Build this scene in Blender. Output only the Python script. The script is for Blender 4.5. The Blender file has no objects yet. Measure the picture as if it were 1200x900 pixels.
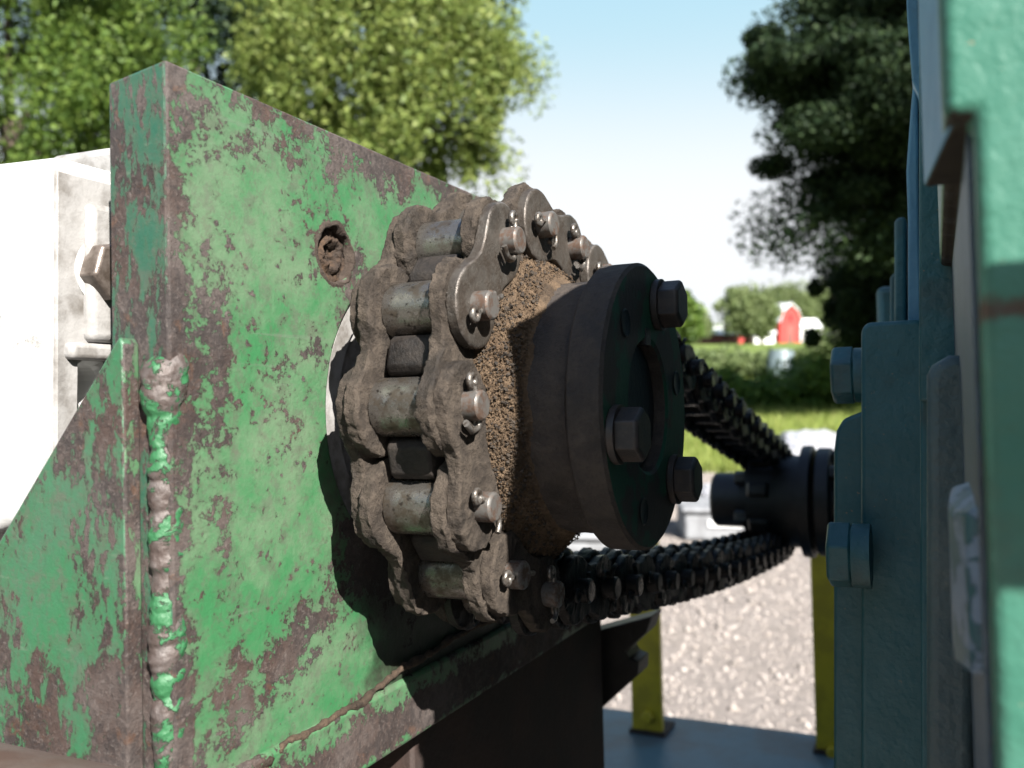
import bpy, bmesh, math, random
import numpy as np
from mathutils import Matrix, Vector, noise
R = math.radians
random.seed(7)
scn = bpy.context.scene
C = scn.collection
# ---------------------------------------------------------------- camera
FPX, CAMH, PITCH = 1066.0, 1.25, R(-2.4)
cam = bpy.data.cameras.new('camera'); cam_o = bpy.data.objects.new('camera', cam); C.objects.link(cam_o)
cam.sensor_width = 36.0; cam.lens = 36.0 * FPX / 1200.0
cam.clip_start = 0.01; cam.clip_end = 3000
cam_o.location = (0, 0, CAMH); cam_o.rotation_euler = (R(90) + PITCH, 0, 0)
cam.dof.use_dof = True; cam.dof.focus_distance = 0.37; cam.dof.aperture_fstop = 12.5
scn.camera = cam_o
# frame of the machine (camera coordinates from a fit of chain pins, flange and plate edges)
ya, ti, ro = R(25.06), R(-.69), R(1.76)
n_ = Vector((math.cos(ya), -math.sin(ya), 0)); d_ = Vector((math.sin(ya), math.cos(ya), 0)); z_ = Vector((0, 0, 1))
d_, z_ = d_ * math.cos(ti) + z_ * math.sin(ti), z_ * math.cos(ti) - d_ * math.sin(ti)
n_, z_ = n_ * math.cos(ro) + z_ * math.sin(ro), z_ * math.cos(ro) - n_ * math.sin(ro)
C0 = Vector((.0237, .3966, -.0103))
WC = Matrix.Translation((0, 0, CAMH)) @ Matrix.Rotation(PITCH, 4, 'X')
M = WC @ Matrix(((n_.x, d_.x, z_.x, C0.x), (n_.y, d_.y, z_.y, C0.y), (n_.z, d_.z, z_.z, C0.z), (0, 0, 0, 1)))
Mi = M.inverted()
def ray(x, y): return Vector(((x - 600) / FPX, 1, -(y - 450) / FPX))
def onU(x, y, u):          # machine-frame point (s,u,h) of picture point at plane u
    r = ray(x, y); k = (C0.dot(d_) + u) / r.dot(d_); P = r * k - C0
    return (P.dot(n_), u, P.dot(z_))
def onS(x, y, s):
    r = ray(x, y); k = (C0.dot(n_) + s) / r.dot(n_); P = r * k - C0
    return (s, P.dot(d_), P.dot(z_))
def onG(x, y, z=0.0):      # world point on height z
    r = WC.to_3x3() @ ray(x, y); k = (z - CAMH) / r.z; return Vector((0, 0, CAMH)) + r * k
def at(x, y, Y):           # world point at distance Y
    r = WC.to_3x3() @ ray(x, y); return Vector((0, 0, CAMH)) + r * (Y / r.y)
# ---------------------------------------------------------------- sun and sky
L = (M.to_3x3() @ Vector((-1, .85, -.92))).normalized()
sd = -L
sun = bpy.data.lights.new('sun', 'SUN'); sun.energy = 5.0; sun.angle = R(.53); sun.color = (1, .955, .88)
sun_o = bpy.data.objects.new('sun', sun); C.objects.link(sun_o)
sun_o.rotation_euler = L.to_track_quat('-Z', 'Y').to_euler()
W = bpy.data.worlds.new('World'); scn.world = W; W.use_nodes = True
wn = W.node_tree; bg = wn.nodes['Background']
sky = wn.nodes.new('ShaderNodeTexSky'); sky.sky_type = 'NISHITA'; sky.sun_disc = False
sky.sun_elevation = math.asin(sd.z); sky.sun_rotation = math.atan2(sd.x, sd.y)
sky.air_density = 1.0; sky.dust_density = 1.2; sky.ozone_density = 1.0; sky.altitude = 100
tcw = wn.nodes.new('ShaderNodeTexCoord'); sxz = wn.nodes.new('ShaderNodeSeparateXYZ'); wn.links.new(tcw.outputs['Generated'], sxz.inputs[0])
def sky_band(lo, hi, low_col, high):       # pale summer haze low in the sky, the same all the way round
    r = wn.nodes.new('ShaderNodeMapRange'); r.interpolation_type = 'SMOOTHSTEP'; wn.links.new(sxz.outputs['Z'], r.inputs[0]); r.inputs[1].default_value = lo; r.inputs[2].default_value = hi
    q = wn.nodes.new('ShaderNodeMix'); q.data_type = 'RGBA'; wn.links.new(r.outputs[0], q.inputs[0]); q.inputs[6].default_value = (*low_col, 1); wn.links.new(high, q.inputs[7]); return q.outputs[2]
wn.links.new(sky_band(.14, .36, (4.3, 4.45, 4.6), sky_band(.30, .70, (2.3, 3.5, 4.1), sky.outputs[0])), bg.inputs[0]); bg.inputs[1].default_value = .062
scn.view_settings.view_transform = 'Standard'; scn.view_settings.look = 'None'
scn.view_settings.exposure = 1.9; scn.view_settings.gamma = 1
scn.cycles.max_bounces = 6
# ---------------------------------------------------------------- helpers
class MT:
    K = .62                    # machine colours scaled down to suit the raised exposure; reset to 1 for the surroundings
    def __init__(s, name):
        s.m = bpy.data.materials.new(name); s.m.use_nodes = True; s.t = s.m.node_tree
        s.b = s.t.nodes['Principled BSDF']; s.c = s.n('ShaderNodeTexCoord'); s.oi = s.n('ShaderNodeObjectInfo')
    def n(s, typ, **k):
        a = s.t.nodes.new(typ)
        for q, v in k.items(): setattr(a, q, v)
        return a
    def put(s, sock, v):
        if isinstance(v, bpy.types.NodeSocket): s.t.links.new(v, sock)
        elif v is not None:
            if isinstance(v, (tuple, list)) and len(v) == 3 and sock.type == 'RGBA': v = (*v, 1)
            if sock.type == 'RGBA': v = (v[0] * MT.K, v[1] * MT.K, v[2] * MT.K, 1)
            sock.default_value = v
    def math(s, op, a, b=0.0, c=None, clamp=False):
        q = s.n('ShaderNodeMath', operation=op, use_clamp=clamp); s.put(q.inputs[0], a); s.put(q.inputs[1], b)
        if c is not None: s.put(q.inputs[2], c)
        return q.outputs[0]
    def noise(s, scale, detail=6, rough=.6, dist=0, vec=None, rnd=True, stretch=None):
        q = s.n('ShaderNodeTexNoise', noise_dimensions='4D')
        v = vec or s.c.outputs['Object']
        if stretch:
            mp = s.n('ShaderNodeMapping'); s.put(mp.inputs[0], v); mp.inputs['Scale'].default_value = stretch; v = mp.outputs[0]
        s.put(q.inputs['Vector'], v); q.inputs['Scale'].default_value = scale; q.inputs['Detail'].default_value = detail
        q.inputs['Roughness'].default_value = rough; q.inputs['Distortion'].default_value = dist
        if rnd: s.put(q.inputs['W'], s.math('MULTIPLY', s.oi.outputs['Random'], 37.0))
        return q.outputs[0]
    def ramp(s, v, a, b, lo=0., hi=1.):
        q = s.n('ShaderNodeMapRange', interpolation_type='SMOOTHSTEP'); s.put(q.inputs[0], v)
        for i, x in enumerate((a, b, lo, hi)): q.inputs[i + 1].default_value = x
        return q.outputs[0]
    def mix(s, f, a, b):
        q = s.n('ShaderNodeMix', data_type='RGBA'); s.put(q.inputs[0], f); s.put(q.inputs[6], a); s.put(q.inputs[7], b); return q.outputs[2]
    def bump(s, items):        # [(height socket, metres)]
        prev = None
        for h, d in items:
            q = s.n('ShaderNodeBump'); q.inputs['Distance'].default_value = d; s.put(q.inputs['Height'], h)
            if prev: s.t.links.new(prev, q.inputs['Normal'])
            prev = q.outputs[0]
        s.t.links.new(prev, s.b.inputs['Normal'])
    def out(s, col=None, rough=.6, metal=0., spec=.5):
        s.put(s.b.inputs['Base Color'], col); s.put(s.b.inputs['Roughness'], rough); s.put(s.b.inputs['Metallic'], metal)
        s.put(s.b.inputs['Specular IOR Level'], spec); return s.m
    def blob(s, cu, ch, ru, rh, amp, rot=0):   # soft bump in (u,h) = object (y,z)
        mp = s.n('ShaderNodeMapping', vector_type='TEXTURE'); s.put(mp.inputs[0], s.c.outputs['Object'])
        mp.inputs['Location'].default_value = (0, cu + .15, ch + .138); mp.inputs['Rotation'].default_value = (rot, 0, 0); mp.inputs['Scale'].default_value = (1e3, ru, rh)
        g = s.n('ShaderNodeTexGradient', gradient_type='SPHERICAL'); s.put(g.inputs[0], mp.outputs[0])
        return s.math('MULTIPLY', g.outputs['Fac'], amp)
def simple(name, c1, c2, scale=60, rough=.6, metal=0., bumps=((300, .0003),), lo=.4, hi=.6, spec=.5, detail=6):
    m = MT(name); f = m.ramp(m.noise(scale, detail), lo, hi)
    m.bump([(m.noise(q[0], 5), q[1]) for q in bumps]) if bumps else None
    return m.out(m.mix(f, c1, c2), rough, metal, spec)

BASE = {}
def props(o, label=None, cat=None, group=None, kind=None):
    for k, v in (('label', label), ('category', cat), ('group', group), ('kind', kind)):
        if v: o[k] = v
def thing(name, label, cat, base=(0, 0, 0), group=None, world=False, rz=0):
    o = bpy.data.objects.new(name, None); C.objects.link(o); o.empty_display_size = .02
    o.matrix_world = (Matrix.Translation(base) @ Matrix.Rotation(rz, 4, 'Z')) if world else M @ Matrix.Translation(base)
    BASE[o.name] = Vector((0, 0, 0)) if world else Vector(base)
    props(o, label, cat, group); return o
def mesh_from(bm, name, mats, sharp=35, smooth=True):
    bm.normal_update()
    if smooth:
        for e in bm.edges:
            if len(e.link_faces) == 2 and e.calc_face_angle(0) > R(sharp): e.smooth = False
        for f in bm.faces: f.smooth = True
    me = bpy.data.meshes.new(name); bm.to_mesh(me); bm.free()
    for m in (mats if isinstance(mats, (list, tuple)) else [mats]): me.materials.append(m)
    return me
def obj(name, bm, mats, parent=None, bevel=0, seg=2, smooth=True, sharp=35, label=None, kind=None, off=None):
    """bm in machine coordinates (or world, for world things): ONE object under its thing"""
    off = off if off is not None else (BASE[parent.name] if parent else Vector())
    bmesh.ops.translate(bm, verts=bm.verts, vec=-Vector(off))
    o = bpy.data.objects.new(name, mesh_from(bm, name, mats, sharp, smooth)); C.objects.link(o)
    if parent: o.parent = parent; BASE[o.name] = Vector(off)
    if bevel:
        b = o.modifiers.new('bevel', 'BEVEL'); b.width = bevel; b.segments = seg; b.limit_method = 'ANGLE'; b.angle_limit = R(35)
        b.harden_normals = False
    props(o, label, None, None, kind); return o
def inst(name, me, parent, mat):
    o = bpy.data.objects.new(name, me); C.objects.link(o); o.parent = parent; o.matrix_local = mat; BASE[o.name] = Vector(); return o
def BM(): return bmesh.new()
def box(bm, lo, hi):
    v = [bm.verts.new((x, y, z)) for x in (lo[0], hi[0]) for y in (lo[1], hi[1]) for z in (lo[2], hi[2])]
    for q in ((0, 1, 3, 2), (4, 6, 7, 5), (0, 4, 5, 1), (2, 3, 7, 6), (0, 2, 6, 4), (1, 5, 7, 3)): bm.faces.new([v[i] for i in q])
    return v
def prism(bm, pts, ext):      # closed polygon of 3-D points pushed along vector ext
    a = [bm.verts.new(p) for p in pts]; b = [bm.verts.new(Vector(p) + Vector(ext)) for p in pts]; n = len(a)
    bm.faces.new(a); bm.faces.new(b[::-1])
    for i in range(n): bm.faces.new((a[i], b[i], b[(i + 1) % n], a[(i + 1) % n]))
    bmesh.ops.recalc_face_normals(bm, faces=bm.faces)
def lathe(bm, prof, cu=0, ch=0, seg=64, a0=0, a1=2 * math.pi, fn=None, mi=None, cap=True):   # axis = s; prof [(s, r)]
    full = abs(a1 - a0 - 2 * math.pi) < 1e-6; n = seg if full else seg + 1; rows = []
    for s, r in prof:
        row = []
        for i in range(n):
            a = a0 + (a1 - a0) * i / seg; p = Vector((s, cu + r * math.cos(a), ch + r * math.sin(a)))
            if fn: p = fn(p, a, s, r)
            row.append(bm.verts.new(p))
        rows.append(row)
    for k in range(len(rows) - 1):
        for i in range(seg):
            j = (i + 1) % n; f = bm.faces.new((rows[k][i], rows[k + 1][i], rows[k + 1][j], rows[k][j]))
            if mi: f.material_index = mi[k]
    if cap and full:
        for row in (rows[0], rows[-1]):
            try: bm.faces.new(row)
            except ValueError: pass
    bmesh.ops.recalc_face_normals(bm, faces=bm.faces)
def tube(bm, pts, rad, seg=10, cap=True):
    pts = [Vector(p) for p in pts]; rows = []; up = None
    for i, p in enumerate(pts):
        t = (pts[min(i + 1, len(pts) - 1)] - pts[max(i - 1, 0)]).normalized()
        if up is None: up = t.orthogonal().normalized()
        up = (up - t * up.dot(t)).normalized(); w = t.cross(up); r = rad[i] if isinstance(rad, (list, tuple)) else rad
        rows.append([bm.verts.new(p + (up * math.cos(2 * math.pi * k / seg) + w * math.sin(2 * math.pi * k / seg)) * r) for k in range(seg)])
    for a, b in zip(rows, rows[1:]):
        for k in range(seg): bm.faces.new((a[k], a[(k + 1) % seg], b[(k + 1) % seg], b[k]))
    if cap:
        bm.faces.new(rows[0][::-1]); bm.faces.new(rows[-1])
def hexbolt(bm, s0, s1, cu, ch, af, rot=0):    # hex head, axis s, chamfered outer face
    r = af / math.sqrt(3); k = 1 if s1 > s0 else -1; rows = []
    for s, rr in ((s0, r), (s1 - k * .0012, r), (s1, r * .88)):
        rows.append([bm.verts.new((s, cu + rr * math.cos(rot + i * math.pi / 3), ch + rr * math.sin(rot + i * math.pi / 3))) for i in range(6)])
    for a, b in zip(rows, rows[1:]):
        for i in range(6): bm.faces.new((a[i], b[i], b[(i + 1) % 6], a[(i + 1) % 6]))
    bm.faces.new(rows[0]); bm.faces.new(rows[-1]); bmesh.ops.recalc_face_normals(bm, faces=bm.faces)
def boolean(o, cutters):
    for cb in cutters:
        me = bpy.data.meshes.new('cut'); bmesh.ops.translate(cb, verts=cb.verts, vec=-BASE[o.name]); cb.to_mesh(me); cb.free()
        c = bpy.data.objects.new('cut', me); C.objects.link(c); c.parent = o.parent
        md = o.modifiers.new('b', 'BOOLEAN'); md.object = c; md.solver = 'EXACT'; md.operation = 'DIFFERENCE'
        if len(o.modifiers) > 1: o.modifiers.move(len(o.modifiers) - 1, 0)
        bpy.context.view_layer.update(); dg = bpy.context.evaluated_depsgraph_get()
        keep = [m for m in o.modifiers if m.type == 'BEVEL']
        for m in keep: m.show_viewport = False
        bpy.context.view_layer.update(); dg = bpy.context.evaluated_depsgraph_get()
        nm = bpy.data.meshes.new_from_object(o.evaluated_get(dg)); nm.name = o.name
        for m in keep: m.show_viewport = True
        o.modifiers.remove(md); o.data = nm; bpy.data.objects.remove(c)
def nz(p, sc, seed=0): return noise.noise(Vector(p) * sc + Vector((seed * 7.3, seed * 3.1, seed * 5.7)))
def fb(p, sc, seed=0): return noise.fractal(Vector(p) * sc + Vector((seed * 7.3, seed * 3.1, seed * 5.7)), .8, 2.0, 4)

# ---------------------------------------------------------------- materials
def green_paint(name, blobs=(), bias=0., green=(.042, .180, .070), pale=(.125, .205, .118), stretch=(1, 1, 1), grease_shade=None):
    m = MT(name); K = dict(rnd=False, stretch=stretch)
    big = m.noise(15, 3, .5, **K); mid = m.noise(48, 12, .70, .35, **K); mid2 = m.noise(150, 10, .72, .3, **K); fine = m.noise(480, 6, .7, **K)
    v = m.math('MULTIPLY', big, .42)
    for nn, w in ((mid, .66), (mid2, .60), (fine, .25)): v = m.math('ADD', v, m.math('MULTIPLY', nn, w))
    v = m.math('ADD', v, bias - .530)
    for b in blobs: v = m.math('ADD', v, m.blob(*b))
    mask = m.ramp(v, .515, .527)                   # 1 = bare
    chip = m.math('ADD', m.noise(210, 5, .62, .3, **K), m.math('MULTIPLY', m.math('SUBTRACT', m.noise(32, 4, .6, **K), .5), .45))
    mask = m.math('MAXIMUM', mask, m.ramp(chip, .625, .64))
    halo = m.math('MAXIMUM', m.ramp(v, .43, .525), m.ramp(chip, .54, .635))
    wash = m.ramp(m.noise(24, 9, .72, rnd=False), .36, .62)
    g = m.mix(m.math('MULTIPLY', wash, .95), green, pale)
    g = m.mix(m.math('MULTIPLY', m.ramp(m.noise(200, 9, .8, .4, rnd=False), .53, .60), .45), g, (.11, .10, .08))
    g = m.mix(m.math('MULTIPLY', m.ramp(m.noise(90, 10, .78, rnd=False), .50, .60), .5), g, (.105, .105, .085))
    g = m.mix(m.math('MULTIPLY', halo, .5), g, (.07, .10, .06))
    rust = m.mix(m.ramp(m.noise(26, 8, .65, rnd=False), .4, .62), (.060, .036, .029), (.095, .076, .070))
    rust = m.mix(m.math('MULTIPLY', m.ramp(m.math('ADD', m.math('MULTIPLY', m.noise(320, 8, .75, rnd=False), .5), m.math('MULTIPLY', m.noise(38, 6, .65, rnd=False), .5)), .45, .56), .75), rust, (.020, .015, .015))
    rust = m.mix(m.math('MULTIPLY', m.ramp(m.noise(600, 6, .75, rnd=False), .54, .62), .6), rust, (.15, .125, .115))
    rust = m.mix(m.math('MULTIPLY', m.ramp(m.noise(75, 6, .7, rnd=False, dist=.6), .57, .68), .5), rust, (.135, .062, .03))
    spk = m.ramp(m.noise(210, 8, .8, rnd=False), .63, .66)
    g = m.mix(m.math('MULTIPLY', spk, .8), g, (.06, .045, .036))
    scr = m.noise(90, 4, .6, rnd=False, stretch=(1, .12, 3))
    g = m.mix(m.math('MULTIPLY', m.ramp(scr, .62, .68), .4), g, (.14, .19, .135))
    fin = m.mix(mask, g, rust)
    if grease_shade:
        o1 = m.math('ADD', m.blob(*grease_shade), m.math('MULTIPLY', m.math('SUBTRACT', m.noise(30, 6, .65, rnd=False), .5), .9))
        fin = m.mix(m.math('MULTIPLY', m.ramp(o1, .18, .42), .85), fin, (.018, .014, .012))  # grease tone painted in to darken the chain's cast shadow on the plate
    m.bump([(m.math('MULTIPLY', mask, -1.0), .0006), (m.noise(600, 6, .7, rnd=False), .0003), (m.math('MULTIPLY', m.noise(130, 8, .7, rnd=False), mask), .0012), (m.noise(26, 3, rnd=False), .0010)])
    return m.out(fin, m.math('ADD', m.math('MULTIPLY', mask, .26), m.math('ADD', .38, m.math('MULTIPLY', wash, .16))), 0, .45)
PB = [(-.152, 0, .016, .6, .20), (-.06, .126, .30, .040, .22, R(-1)), (-.085, -.084, .075, .024, .15, R(22)), (-.126, -.03, .014, .12, .14), (-.03, -.132, .11, .014, .10), (-.02, -.06, .05, .05, .18),
      (-.10, .07, .05, .035, -.06), (-.075, -.01, .03, .04, -.05), (-.11, -.045, .02, .05, -.08), (-.09, -.108, .05, .014, -.10, R(20)), (-.04, .085, .02, .02, -.10), (-.055, -.05, .02, .03, .10), (-.118, .095, .03, .012, .10)]
M_PLATE = green_paint('chipped_green_paint_on_plate', PB, -.006, grease_shade=(.035, -.09, .105, .10, 1.1))  # dark patch sits where the chain's shadow falls
M_GUSS = green_paint('chipped_green_paint_on_gusset', [(-.157, -.130, .5, .035, .26), (-.157, -.09, .5, .03, .12), (-.157, .0, .5, .03, .06)], .035, (.034, .160, .070), (.055, .145, .085), (1, 1, .5))
M_END = green_paint('brushed_green_paint_on_end', [], .085, (.022, .105, .065), (.035, .11, .07), (1, 1, .32))
M_WELD = MT('weld_steel'); m = M_WELD
f = m.ramp(m.noise(85, 9, .7, .5, rnd=False), .49, .53); g2 = m.mix(m.ramp(m.noise(200, 5, rnd=False), .4, .7), (.085, .062, .055), (.14, .12, .115))
m.bump([(m.noise(420, 6, .7, rnd=False), .0005), (m.noise(120, 5, rnd=False), .0006), (f, .0004)])
M_WELD = m.out(m.mix(f, g2, (.032, .155, .06)), .5, m.math('MULTIPLY', m.math('SUBTRACT', 1.0, f), .15), .5)
M_RUST = simple('rusty_steel', (.075, .040, .028), (.105, .080, .068), 35, .75, 0, ((400, .0004), (60, .0008)), .35, .65)
M_RUSTD = simple('dark_rusty_beam', (.050, .026, .02), (.03, .02, .017), 25, .8, 0, ((300, .0006),), .35, .65)
# chain
def dirt(name, a, b, c, bs=1.0, rough=.9, metal=0.):
    m = MT(name); f = m.ramp(m.noise(130, 8, .7), .38, .62); k = m.ramp(m.noise(700, 6, .75), .5, .66)
    col = m.mix(f, a, b); col = m.mix(m.math('MULTIPLY', k, .6), col, c)
    grease = m.ramp(m.noise(42, 5, .6), .50, .64)
    col = m.mix(m.math('MULTIPLY', grease, .62), col, tuple(x * .45 for x in c)); rough = m.math('SUBTRACT', rough, m.math('MULTIPLY', grease, .25))
    dry = m.ramp(m.noise(70, 6, .65), .58, .72); col = m.mix(m.math('MULTIPLY', dry, .5), col, tuple(min(.4, x * 1.5) for x in b))
    m.bump([(m.noise(950, 6, .7), .00045 * bs), (m.noise(260, 6, .65), .0011 * bs)])
    return m.out(col, rough, metal, .3)
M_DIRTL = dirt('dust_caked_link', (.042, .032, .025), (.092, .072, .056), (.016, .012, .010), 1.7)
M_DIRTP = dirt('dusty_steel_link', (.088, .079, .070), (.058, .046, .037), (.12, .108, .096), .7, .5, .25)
M_DARKP = dirt('shaded_black_link', (.012, .0115, .012), (.022, .02, .019), (.007, .0065, .007), .7, .45, .2)  # blackened copy of the chain colours, shade painted in for unlit joints
M_EDGE = dirt('worn_bright_edge', (.20, .18, .165), (.085, .07, .06), (.05, .042, .036), .5, .45, .5)
m = MT('roller_steel'); f = m.ramp(m.noise(120, 7, .7), .45, .6); f2 = m.ramp(m.noise(500, 5, .7), .56, .64)
col = m.mix(f, (.32, .30, .275), (.14, .115, .09)); col = m.mix(m.math('MULTIPLY', f2, .8), col, (.04, .032, .027))
m.bump([(m.noise(800, 4), .0001), (m.noise(300, 4, stretch=(1, 3, 3)), .0001)]); M_ROLL = m.out(col, m.math('ADD', .24, m.math('MULTIPLY', f, .3)), .85, .5)
m = MT('pin_steel'); f = m.ramp(m.noise(260, 7, .7), .42, .6); m.bump([(m.noise(900, 4), .0001)])
M_PIN = m.out(m.mix(f, (.19, .18, .17), (.12, .072, .05)), m.math('ADD', .35, m.math('MULTIPLY', f, .35)), .45, .5)
M_COT = simple('cotter_steel', (.24, .225, .21), (.10, .08, .065), 600, .38, .6, ((1500, .00015),))
M_SPR = dirt('sprocket_steel', (.024, .021, .02), (.045, .037, .032), (.012, .011, .011), .6, .6, .2)
M_HUB = dirt('dark_iron', (.056, .047, .043), (.082, .066, .055), (.028, .024, .023), 1.0, .75, 0.)
M_HUBD = dirt('tan_dirt', (.13, .085, .052), (.19, .13, .082), (.06, .040, .026), 2.4, .97)
m = MT('flange_face'); big = m.noise(38, 6, .6, rnd=False)
f = m.ramp(big, .5, .56); m.bump([(m.noise(500, 5), .0003)]); M_FACE = m.out(m.mix(f, (.016, .080, .046), (.042, .035, .032)), .6, 0, .35)
M_BOLT = simple('dark_bolt', (.04, .036, .036), (.068, .054, .048), 180, .5, .3, ((900, .0002),))
M_BLACK = simple('oil_black', (.008, .008, .009), (.015, .014, .015), 100, .5, .1, ((400, .0004),))
# gearbox paint: teal
def teal(name, base, alt, rough=.45, bs=1., grit=0., stain=None):
    m = MT(name); f = m.ramp(m.noise(45, 6, .6, rnd=False), .4, .65); col = m.mix(f, base, alt)
    sp = m.ramp(m.noise(420, 5, .7, rnd=False), .655, .675); col = m.mix(sp, col, (.30, .25, .16))
    col = m.mix(m.math('MULTIPLY', m.ramp(m.noise(16, 6, .6, rnd=False), .57, .66), .35), col, (.075, .065, .05))
    if stain:
        st = m.math('ADD', m.blob(*stain), m.math('MULTIPLY', m.math('SUBTRACT', m.noise(120, 6, .65, rnd=False), .5), 1.4))
        col = m.mix(m.ramp(st, .22, .5), col, (.075, .045, .028))
    if grit: col = m.mix(m.math('MULTIPLY', m.ramp(m.noise(900, 6, .8, rnd=False), .45, .6), grit), col, (.09, .10, .11))
    m.bump([(m.noise(330, 4, .55, rnd=False), .00035 * bs), (m.noise(80, 4, rnd=False), .0012 * bs)])
    return m.out(col, rough, 0, .5)
M_TEAL = teal('teal_gearbox_paint', (.036, .155, .175), (.046, .175, .20))
M_TEALF = teal('sea_green_gearbox_paint', (.046, .185, .128), (.064, .21, .15), .42, .8, 0, (-.1835 - .15, onU(1170, 362, -.1835)[2] + .5 - .138, .05, .0050, .55))
M_TEALG = teal('gritty_cast_paint', (.09, .135, .18), (.12, .165, .215), .5, 1.6, .6)
M_TEALP = teal('pale_blue_paint', (.15, .38, .55), (.12, .32, .49), .5)
M_BRG = dirt('bare_brown_casting', (.07, .058, .04), (.05, .04, .03), (.11, .095, .07), .7, .8)
m = MT('peeled_paint'); f = m.ramp(m.noise(95, 7, .6, .5, rnd=False), .49, .51); m.bump([(f, -.0004), (m.noise(300, 3, rnd=False), .0003)])
M_PEEL = m.out(m.mix(f, (.035, .12, .14), (.20, .27, .36)), .45)
M_WHITE = MT('white_enamel'); m = M_WHITE
f = m.ramp(m.noise(55, 9, .75, rnd=False), .58, .68); f3 = m.ramp(m.noise(12, 5, rnd=False), .5, .75)
m.bump([(m.noise(200, 4, rnd=False), .0003), (m.math('MULTIPLY', f, -1.), .0002)])
M_WHITE = m.out(m.mix(m.math('MULTIPLY', f, .8), m.mix(f3, (.66, .66, .65), (.50, .49, .475)), (.33, .30, .27)), .4)
M_WDIRT = simple('dirty_white_enamel', (.40, .39, .385), (.16, .145, .13), 60, .55, 0, ((250, .0004),), .42, .68)
M_YEL = simple('yellow_post_paint', (.60, .47, .02), (.46, .36, .02), 30, .5, 0, ((100, .0005),))
M_DECK = simple('blue_deck_paint', (.085, .18, .225), (.085, .115, .135), 9, .5, 0, ((60, .001),), .4, .62)
M_CONC = simple('pale_concrete', (.30, .31, .33), (.22, .225, .24), 12, .8, 0, ((60, .003),))

# ---------------------------------------------------------------- chain loop
PT = .0381; NT = 13; R1 = PT / 2 / math.sin(math.pi / NT); R2 = PT / 2 / math.sin(math.pi / 8); SM = -.0298
H2 = -.110
def loop_path(u2):
    c1 = Vector((0, 0)); c2 = Vector((u2, H2)); dv = c2 - c1; D = dv.length; th = math.atan2(dv.y, dv.x); be = math.asin((R1 - R2) / D)
    pts = []
    at_ = th + math.pi / 2 - be; ab_ = th - math.pi / 2 + be    # tangent normals, top / bottom
    # start on big sprocket at bottom tangent, go clockwise as seen (through the left) to top
    for k in range(241):
        a = ab_ - (2 * math.pi - (at_ - ab_)) * k / 240; pts.append(c1 + R1 * Vector((math.cos(a), math.sin(a))))
    p1 = c2 + R2 * Vector((math.cos(at_), math.sin(at_)))
    q0 = pts[-1]
    for k in range(1, 60):
        t = k / 60; sag = -.0035 * math.sin(math.pi * t); pts.append(q0.lerp(p1, t) + Vector((0, sag)))
    for k in range(61):
        a = at_ - (at_ - ab_) * k / 60; pts.append(c2 + R2 * Vector((math.cos(a), math.sin(a))))
    q1 = pts[-1]
    for k in range(1, 60):
        t = k / 60; sag = -.008 * math.sin(math.pi * t); pts.append(q1.lerp(pts[0], t) + Vector((0, sag)))
    return pts
def march(pts, start, n):
    out = [start]; i = 0; N_ = len(pts)
    # index nearest start
    i = min(range(N_), key=lambda k: (pts[k] - start).length)
    for _ in range(n):
        p = out[-1]; j = i
        while True:
            a, b = pts[j % N_], pts[(j + 1) % N_]
            if (b - p).length >= PT and j - i > 0: break
            j += 1
        lo, hi = 0., 1.
        for _k in range(30):
            mm = (lo + hi) / 2
            if (a.lerp(b, mm) - p).length < PT: lo = mm
            else: hi = mm
        out.append(a.lerp(b, lo)); i = j
    return out
TH0 = R(180 - (-55.0))      # joint P-1, measured as in the fit
start = Vector((-R1 * math.cos(R(-54.1)), R1 * math.sin(R(-54.1))))
NL = 46; lo, hi = .60, .72
def gap(u2):
    j = march(loop_path(u2), start, NL); e = j[-1] - start
    return e.dot(Vector((-math.sin(R(-54.1)), -math.cos(R(-54.1))))) * -1, j
for _ in range(24):
    mid = (lo + hi) / 2; g, J = gap(mid)
    tang = (J[1] - J[0]).normalized(); g = (J[-1] - J[0]).dot(tang)
    if g < 0: hi = mid       # loop too long for the links
    else: lo = mid
U2 = (lo + hi) / 2; J = J[:NL]
print('U2', U2, 'closure', g)

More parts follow.
